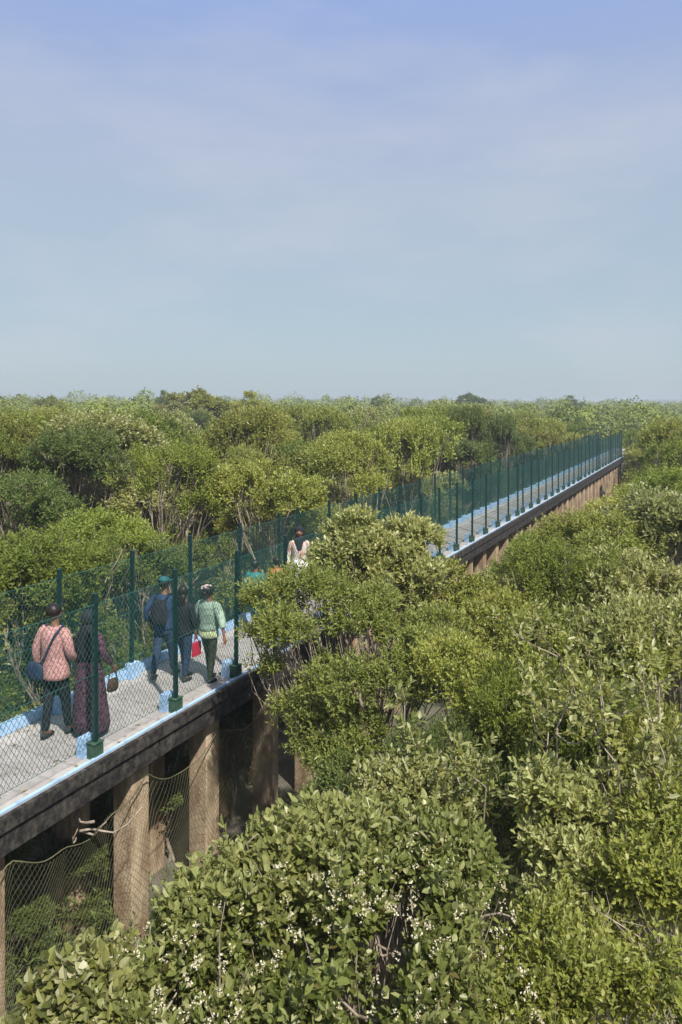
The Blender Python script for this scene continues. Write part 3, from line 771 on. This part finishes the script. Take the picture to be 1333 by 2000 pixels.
M['floral']=simple('floral_band',(.10,.04,.04),(.75,.66,.62),42,.8,lo=.47,hi=.53)
M['brown']=simple('brown_leather',(.055,.028,.018),(.09,.045,.03),9,.6)
M['shoe']=simple('shoe',(.015,.015,.016),(.04,.04,.042),12,.6)
M['lips']=simple('lips',(.12,.035,.03),None,12,.5)
M['eye']=simple('eye',(.02,.015,.012),None,12,.2)
def ell(mb,c,r,n=14,k=9,wob=0,seed=0,zmin=-1):
    rings=[]
    for i in range(k+1):
        a=-math.pi/2+math.pi*i/k
        if math.sin(a)<zmin: continue
        q=max(math.cos(a),.06); rings.append((c[0],c[1],c[2]+r[2]*math.sin(a),r[0]*q,r[1]*q))
    mb.loft(rings,n,wob,seed)
def person(px,Y,H,yaw,label,legs=(.12,-.14),arms=None,group=None,**c):
    """yaw 0 = walking away along the walkway; legs = forward offsets of left/right foot"""
    X=gx(px,Y); S=H/1.7
    e=empty('person',(X,Y,Z0+.003),-TH+yaw,label=label,cat='person',group=group); e.scale=(S,S,S)
    arms=arms or {}
    hipz=.90-abs(legs[0]-legs[1])*.12
    J={'pel':(0,0,hipz+.04)}
    vs=[];es=[];rs=[]
    def v(p,r,par=None):
        vs.append(tuple(p)); rs.append(r)
        if par is not None: es.append((par,len(vs)-1))
        return len(vs)-1
    pel=v((0,0,hipz+.03),.115); wa=v((0,.0,hipz+.18),.105,pel); ch=v((0,0,1.27),.125,wa); nb=v((0,-.005,1.43),.062,ch)
    nk=v((0,.008,1.50),.048,nb); j1=v((0,.025,1.555),.066,nk); h2=v((0,.012,1.615),.086,j1); h3=v((0,.0,1.665),.060,h2)
    v((0,.108,1.60),.013,h2)
    for sx_ in (-1,1): v((sx_*.086,.0,1.605),.016,h2)
    L_={}
    for i,sx_ in enumerate((-1,1)):
        f=legs[i]; lift=.0
        hip=(sx_*.085,0,hipz-.02); ank=(sx_*.075,f,.085+(.05 if f<-.1 else 0)); 
        mid=((hip[0]+ank[0])/2*1.02,(hip[1]+ank[1])/2+.035,(hip[2]+ank[2])/2+.0)
        a=v(hip,.085,pel); b=v((hip[0]*.6+mid[0]*.4,hip[1]*.6+mid[1]*.4,hip[2]*.6+mid[2]*.4),.078,a); k=v(mid,.055,b); cf=v((mid[0],mid[1]*.6+ank[1]*.4-.012,mid[2]*.6+ank[2]*.4),.052,k); an=v(ank,.034,cf); v((ank[0]*1.1,ank[1]+.13,.035),.028,an)
        L_[sx_]=(hip,mid,ank)
    A_={}
    for i,sx_ in enumerate((-1,1)):
        d=arms.get(sx_,{}); sh=(sx_*.175,0,1.385)
        el=d.get('el',(sx_*.235,-.03,1.12)); wr=d.get('wr',(sx_*.245,.05,.88))
        s_=v(sh,.052,ch); e1=v(el,.038,s_); w1=v(wr,.026,e1)
        dv=(Vector(wr)-Vector(el)).normalized(); fw=Vector(d.get('pd',dv)); pl=Vector(wr)+fw*.065; pm=v(pl,.030,w1)
        lat=fw.cross(Vector((sx_,0,0)))
        if lat.length<.1: lat=Vector((0,1,0))
        lat.normalize()
        curl=Vector((-sx_,0,0)); cu=d.get('curl',.35)
        for q,(o,ln) in enumerate(((-.030,.068),(-.010,.078),(.010,.073),(.028,.058))):
            f0=v(pl+fw*.025+lat*o,.0105,pm); f1=v(pl+fw*(.025+ln*.55)+lat*o*1.15+curl*cu*ln*.3,.0092,f0); v(pl+fw*(.025+ln*(1-.5*cu))+lat*o*1.2+curl*cu*ln*.9,.008,f1)
        t0=v(pl-fw*.03+lat*-.034+curl*.005,.012,pm); v(pl+fw*.02-lat*.058+curl*.02,.009,t0)
        A_[sx_]=(sh,el,wr,tuple(pl))
    me=bpy.data.meshes.new('body'); me.from_pydata(vs,es,[])
    b=link('body',me,M['skin'],e); sk=b.modifiers.new('skin','SKIN'); sk.use_smooth_shade=True; sk.branch_smoothing=.3
    for i,r in enumerate(rs): me.skin_vertices[0].data[i].radius=(r,r)
    me.skin_vertices[0].data[0].use_root=True
    sb=b.modifiers.new('sub','SUBSURF'); sb.levels=1; sb.render_levels=1
    # garments
    hem=c.get('hem',.86); shc=c['top']
    m=MB(); bw=c.get('bw',1.0)
    rings=[]
    for t in np.linspace(0,1,12):
        z=hem+(1.455-hem)*t
        prof=np.interp(z,[.6,.80,.92,1.06,1.22,1.36,1.41,1.455],[.205,.195,.185,.158,.178,.200,.150,.070])*bw
        dep=np.interp(z,[.6,.80,.92,1.06,1.22,1.36,1.41,1.455],[.150,.145,.142,.118,.130,.118,.092,.066])*bw
        rings.append((0,.0,z,prof,dep))
    m.loft(rings,26,.022,int(px))
    for sx_ in (-1,1):
        sh,el,wr,_=A_[sx_]; sh=Vector(sh);el=Vector(el);wr=Vector(wr); full=c.get('sleeve',1.0)
        pts=[sh+Vector((-sx_*.07,0,.01)),sh,sh.lerp(el,.5),el]; rd=[.062,.072,.062,.055]
        if full>.5: pts+= [el.lerp(wr,.5),el.lerp(wr,.92*full)]; rd+=[.048,.040]
        m.tube(pts,[r*c.get('sl',1.0) for r in rd],10)
    m.build('shirt' if not c.get('dress') else 'dress_top',shc,e,smooth=True,subsurf=1)
    if c.get('under'):
        m=MB(); m.loft([(0,0,z,.198*w_,.150*w_) for z,w_ in ((hem-.14,1.08),(hem-.07,1.04),(hem+.02,.96),(hem+.06,.9))],24,.04,3); m.build('undershirt',c['under'],e,smooth=True,subsurf=1)
    if c.get('skirt'):
        m=MB(); f0=(legs[0]+legs[1])/2
        m.loft([(0,f0*.3*(1-i/7),.05+i*.125,.29-.013*i-(.0 if i else .0),.24-.010*i) for i in range(8)]+[(0,0,.99,.170,.13),(0,0,1.06,.160,.12)],36,.045,5); m.build('skirt',c['skirt'],e,smooth=True,subsurf=1)
    else:
        m=MB(); m.loft([(0,0,hipz-.10,.155,.118),(0,0,hipz-.02,.178,.135),(0,0,hipz+.06,.175,.130),(0,0,hipz+.14,.155,.112)],20,.01,2)
        for sx_ in (-1,1):
            hip,mid,ank=[Vector(q) for q in L_[sx_]]; lw=c.get('lw',1.0)
            m.tube([hip+Vector((0,0,.06)),hip,hip.lerp(mid,.5),mid,mid.lerp(ank,.35)+Vector((0,-.012,0)),mid.lerp(ank,.75),ank+Vector((0,0,.01))],[.085,.100,.090,.070*lw,.066*lw,.058*lw,.054*lw],12)
        m.build('trousers',c.get('pants',M['jeans']),e,smooth=True,subsurf=1)
    for sx_ in (-1,1):
        ank=Vector(L_[sx_][2]); m=MB(); z=ank.z-.085
        m.tube([ank+Vector((0,-.055,-.04)),ank+Vector((0,-.02,-.038)),ank+Vector((sx_*.008,.06,-.048)),ank+Vector((sx_*.014,.13,-.056)),ank+Vector((sx_*.014,.175,-.06))],[.030,.044,.042,.040,.022],10,True,.95)
        m.build('shoe',c.get('shoe',M['shoe']),e,smooth=True,subsurf=1)
    # head
    hk=c.get('hair','short')
    if hk in('short','bun','long'):
        m=MB(); ell(m,(0,-.020,1.637),(.097,.106,.106),wob=.06,seed=int(px),zmin=-.72 if hk=='short' else -.85)
        if hk=='bun': ell(m,(0,-.12,1.60),(.055,.05,.055),wob=.05)
        if hk=='long': m.loft([(0,-.07,1.34,.085,.03),(0,-.085,1.42,.10,.045),(0,-.07,1.52,.10,.06),(0,-.04,1.62,.09,.08)],16,.06,4)
        m.build('hair',M['hair'],e,smooth=True,subsurf=1)
    if hk=='scarf':
        fwd=c.get('face',False); m=MB()
        ell(m,(0,-.022 if not fwd else -.028,1.625),(.108,.112,.118),wob=.02,seed=2)
        if fwd: m.loft([(0,.05,1.20,.07,.085),(0,.045,1.28,.10,.10),(0,.02,1.38,.13,.11),(0,.01,1.46,.11,.095),(0,.0,1.53,.085,.075)],20,.06,4)
        else: m.loft([(0,-.045,1.02,.175,.10),(0,-.04,1.14,.200,.115),(0,-.03,1.30,.212,.120),(0,-.02,1.40,.170,.108),(0,-.015,1.50,.105,.10),(0,-.015,1.58,.10,.10)],22,.045,4)
        m.build('headscarf',c.get('scarf',M['black_cloth']),e,smooth=True,subsurf=1)
    for sx_ in (-1,1):
        m=MB(); ell(m,(sx_*.030,.088,1.622),(.011,.006,.006),8,5); m.build('eye',M['eye'],e,smooth=True)
    m=MB(); ell(m,(0,.086,1.560),(.022,.010,.006),10,5); m.build('mouth',M['lips'],e,smooth=True)
    if c.get('cap'):
        m=MB(); ell(m,(0,-.012,1.665),(.102,.112,.085),zmin=-.15); m.box((0,.13,1.655),(.13,.11,.012)); m.build('cap',c['cap'],e,smooth=True)
    if c.get('band'):
        m=MB(); ell(m,(-.02,-.02,1.70),(.085,.09,.05),wob=.12,seed=8); ell(m,(-.085,-.05,1.68),(.055,.05,.045),wob=.15,seed=9); m.build('head_band',c['band'],e,smooth=True,subsurf=1)
    return e,A_,S
def held(e,S,name,build,mat,lab,cat):
    """a carried thing: own top-level root placed in the carrier's frame"""
    r=empty(name,e.location,e.rotation_euler.z,label=lab,cat=cat); r.scale=(S,S,S); build(r,mat); return r

pA,aA,sA=person(108,9.92,1.76,.05,'man in pink patterned shirt and black trousers walking beside the black veiled woman',(-.10,.16),
    {-1:{'el':(-.27,-.06,1.13),'wr':(-.285,.0,.88)},1:{'el':(.26,.0,1.13),'wr':(.20,.16,.98)}},top=M['pink'],hem=.76,bw=1.12,sl=1.15,lw=.9,pants=M['black_cloth'])
def shoulder_bag(r,mat):
    m=MB(); m.loft([(-.13,-.20,.80,.10,.035),(-.13,-.20,.83,.135,.055),(-.13,-.20,.93,.135,.055),(-.13,-.20,.99,.115,.045),(-.13,-.20,1.01,.09,.03)],18,.02,3); m.build('bag_body',mat,r,smooth=True,bevel=.006)
    m=MB(); m.tube([(-.05,-.19,.99),(.0,-.165,1.10),(.06,-.162,1.22),(.125,-.135,1.36),(.15,-.07,1.44),(.14,.0,1.46),(.10,.1,1.38)],.014,6,True); m.build('strap',mat,r,smooth=True)
held(pA,sA,'shoulder_bag',shoulder_bag,M['navy'],'navy shoulder bag slung behind the man in the pink shirt','bag')
pB,aB,sB=person(176,9.98,1.66,.0,'woman in long black headscarf and purple print dress, half behind the fence post',(.05,.10),
    {1:{'el':(.27,.0,1.14),'wr':(.30,.12,.98)}},top=M['purple'],hem=.84,bw=1.05,skirt=M['purple'],hair='scarf',dress=True)
def hand_bag(r,mat):
    m=MB(); m.loft([(.33,.10,.64,.04,.08),(.33,.10,.67,.05,.10),(.33,.10,.76,.045,.095),(.33,.10,.80,.03,.08)],16,.02,1); m.build('bag_body',mat,r,smooth=True)
    m=MB(); m.tube([(.33,.02,.79),(.32,.05,.88),(.315,.13,.915),(.32,.17,.88),(.33,.18,.79)],.009,6); m.build('handle',mat,r,smooth=True)
held(pB,sB,'handbag',hand_bag,M['brown'],'small brown handbag hanging at the side of the veiled woman','bag')
pC,aC,sC=person(322,12.03,1.62,.22,'man in teal cap, blue shirt and jeans in mid stride, left of the trio',(-.26,.20),
    {-1:{'el':(-.30,-.12,1.14),'wr':(-.26,-.02,.93)}},top=M['bluesh'],hem=.84,bw=1.05,cap=M['capt'],pants=M['jeans'])
def backpack(r,mat):
    m=MB(); m.loft([(.01,-.20,.96,.12,.06),(.01,-.21,1.0,.15,.085),(.01,-.215,1.15,.155,.095),(.01,-.205,1.32,.145,.08),(.01,-.19,1.40,.10,.05)],18,.015,3); m.build('bag_body',mat,r,smooth=True,subsurf=1)
    for q in (-1,1):
        m=MB(); m.tube([(q*.10,-.16,1.38),(q*.12,-.05,1.475),(q*.125,.07,1.42),(q*.13,.12,1.30)],.02,6,True,.5); m.build('strap',mat,r,smooth=True)
held(pC,sC,'backpack',backpack,M['black_cloth'],'dark backpack worn by the man in the teal cap','backpack')
pD,aD,sD=person(360,11.95,1.50,-.05,'woman in black top and blue jeans with a red bag, middle of the trio',(.14,-.06),
    {1:{'el':(.25,.0,1.12),'wr':(.235,.05,.90)}},top=M['black_cloth'],hem=.83,bw=1.02,sleeve=.8,hair='long',pants=M['jeans'])
def tote(r,mat):
    m=MB(); m.box((.25,.06,.60),(.045,.22,.25),taper=.96); m.build('bag_body',mat,r,bevel=.008)
    m=MB(); m.tube([(.25,.0,.725),(.24,.03,.80),(.238,.06,.83),(.24,.09,.80),(.25,.12,.725)],.008,6); m.build('handle',mat,r,smooth=True)
t_=held(pD,sD,'red_bag',tote,M['red'],'bright red bag hanging from the hand of the woman in black','bag')
pE,aE,sE=person(409,11.9,1.52,-.08,'woman in sage blouse with a floral head band, right of the trio',(.12,-.06),
    {-1:{'el':(-.30,-.03,1.16),'wr':(-.27,.10,.95)},1:{'el':(.33,-.03,1.16),'wr':(.40,-.05,.90)}},top=M['sage'],hem=.93,bw=1.16,sl=1.35,sleeve=.55,under=M['lime'],hair='bun',band=M['floral'],pants=M['olivep'],lw=.95)
person(500,14.3,1.42,.1,'person in bright teal clothing almost hidden by the green mangrove',(.1,-.1),top=M['tealc'],hem=.62,bw=1.15,sl=1.3,hair='short',pants=M['tealc'])
person(541,15.0,1.33,.6,'child with dark hair in an orange top behind the mangrove leaves',(.06,-.06),top=M['orange'],hem=.8,bw=1.0,hair='short',pants=M['jeans'])
person(586,16.2,1.74,math.pi+.40,'woman in dark scarf and white and peach dress walking towards the viewer',(.08,-.08),top=M['peach'],hem=.8,bw=.98,sl=.95,skirt=M['white'],hair='scarf',face=True)

# ------------------------------------------------------------------ light, sky, camera
SUN_EL=math.radians(52); SUN_AZ=math.radians(152)     # azimuth clockwise from +Y
sd=Vector((math.sin(SUN_AZ)*math.cos(SUN_EL),math.cos(SUN_AZ)*math.cos(SUN_EL),math.sin(SUN_EL)))
L=bpy.data.lights.new('sun','SUN'); L.energy=3.9; L.angle=math.radians(1.0); L.color=(1,.95,.86)
lo=bpy.data.objects.new('sun',L); COL.objects.link(lo); lo.rotation_euler=sd.to_track_quat('Z','Y').to_euler(); lo.location=(0,0,30)
w=bpy.data.worlds.new('World'); scene.world=w; w.use_nodes=True; nt=w.node_tree; bg=nt.nodes['Background']
sky=N(nt,'ShaderNodeTexSky',sky_type='NISHITA'); sky.sun_disc=False; sky.sun_elevation=SUN_EL; sky.sun_rotation=SUN_AZ
sky.air_density=1.0; sky.dust_density=1.5; sky.ozone_density=2.0; sky.altitude=0
tc=N(nt,'ShaderNodeTexCoord'); sx=N(nt,'ShaderNodeSeparateXYZ'); nt.links.new(tc.outputs['Generated'],sx.inputs[0])
# thin high haze veil over the clear sky: by elevation, with soft cloud banks
rp=N(nt,'ShaderNodeValToRGB'); nt.links.new(sx.outputs['Z'],rp.inputs[0]); E=rp.color_ramp.elements
stops=[(0,(4.6,5.5,6.1)),(.12,(4.2,5.25,6.1)),(.25,(4.3,5.2,6.3)),(.34,(4.4,5.1,6.7)),(.42,(3.6,4.6,7.1)),(.5,(3.2,4.35,7.7)),(.62,(4.8,5.6,7.9)),(1,(6.6,7.1,7.99))]
E[0].position=0; E[0].color=(*[c/8 for c in stops[0][1]],1); E[1].position=1; E[1].color=(*[c/8 for c in stops[-1][1]],1)
for p,c in stops[1:-1]:
    k=E.new(p); k.color=(*[a/8 for a in c],1)
vm=N(nt,'ShaderNodeVectorMath',operation='SCALE'); vm.inputs['Scale'].default_value=8.0; nt.links.new(rp.outputs[0],vm.inputs[0])
mp=N(nt,'ShaderNodeMapping'); mp.inputs['Scale'].default_value=(1.3,1.3,4.0); nt.links.new(tc.outputs['Generated'],mp.inputs[0])
cl=N(nt,'ShaderNodeTexNoise'); cl.inputs['Scale'].default_value=1.7; cl.inputs['Detail'].default_value=7; cl.inputs['Roughness'].default_value=.55
nt.links.new(mp.outputs[0],cl.inputs['Vector'])
cr=N(nt,'ShaderNodeMapRange'); cr.inputs[1].default_value=.47; cr.inputs[2].default_value=.78; cr.inputs[3].default_value=0; cr.inputs[4].default_value=.62
nt.links.new(cl.outputs['Fac'],cr.inputs[0])
hb=N(nt,'ShaderNodeValToRGB'); nt.links.new(sx.outputs['Z'],hb.inputs[0]); e=hb.color_ramp.elements
e[0].position=.20; e[0].color=(0,0,0,1); e[1].position=.41; e[1].color=(0,0,0,1); k=e.new(.31); k.color=(1,1,1,1)
c2=N(nt,'ShaderNodeTexNoise'); c2.inputs['Scale'].default_value=3.2; c2.inputs['Detail'].default_value=6; nt.links.new(mp.outputs[0],c2.inputs['Vector'])
c3=N(nt,'ShaderNodeMapRange'); c3.inputs[1].default_value=.42; c3.inputs[2].default_value=.72; c3.inputs[3].default_value=.0; c3.inputs[4].default_value=.55; nt.links.new(c2.outputs['Fac'],c3.inputs[0])
c4=N(nt,'ShaderNodeMath',operation='MULTIPLY'); nt.links.new(hb.outputs[0],c4.inputs[0]); nt.links.new(c3.outputs[0],c4.inputs[1])
c5=N(nt,'ShaderNodeMath',operation='MAXIMUM'); nt.links.new(c4.outputs[0],c5.inputs[0]); nt.links.new(cr.outputs[0],c5.inputs[1])
mix=mixc(nt,sky.outputs[0],vm.outputs[0],.8)
mix2=mixc(nt,mix,(5.6,5.8,6.6,1),c5.outputs[0])
nt.links.new(mix2,bg.inputs[0]); bg.inputs[1].default_value=.0615

# haze
hz=MB(); hz.box((0,1300,4.3),(4200,2800,11.4)); ho=hz.build('haze',None)
mh=bpy.data.materials.new('haze'); mh.use_nodes=True; n2=mh.node_tree; n2.nodes.remove(n2.nodes['Principled BSDF'])
pv=N(n2,'ShaderNodeVolumePrincipled'); pv.inputs['Color'].default_value=(.8,.88,1,1); pv.inputs['Density'].default_value=.0011; pv.inputs['Anisotropy'].default_value=.2
n2.links.new(pv.outputs[0],n2.nodes['Material Output'].inputs['Volume']); ho.data.materials.append(mh)
tag(ho,'thin pale haze lying over the forest','haze',kind='stuff')

cam=bpy.data.cameras.new('camera'); co=bpy.data.objects.new('camera',cam); COL.objects.link(co)
co.location=(0,0,HC); co.rotation_euler=(math.radians(90),0,0)
cam.lens=26.0; cam.sensor_width=36; cam.sensor_fit='AUTO'; cam.shift_y=-.1075; cam.clip_end=12000; cam.clip_start=.05
scene.camera=co
vs=scene.view_settings; scene.display_settings.display_device='sRGB'
vs.view_transform='Standard'; vs.look='None'; vs.gamma=1; vs.exposure=.86; vs.use_curve_mapping=False
cy=scene.cycles; cy.max_bounces=6; cy.diffuse_bounces=4; cy.transmission_bounces=4; cy.volume_bounces=0; cy.transparent_max_bounces=8
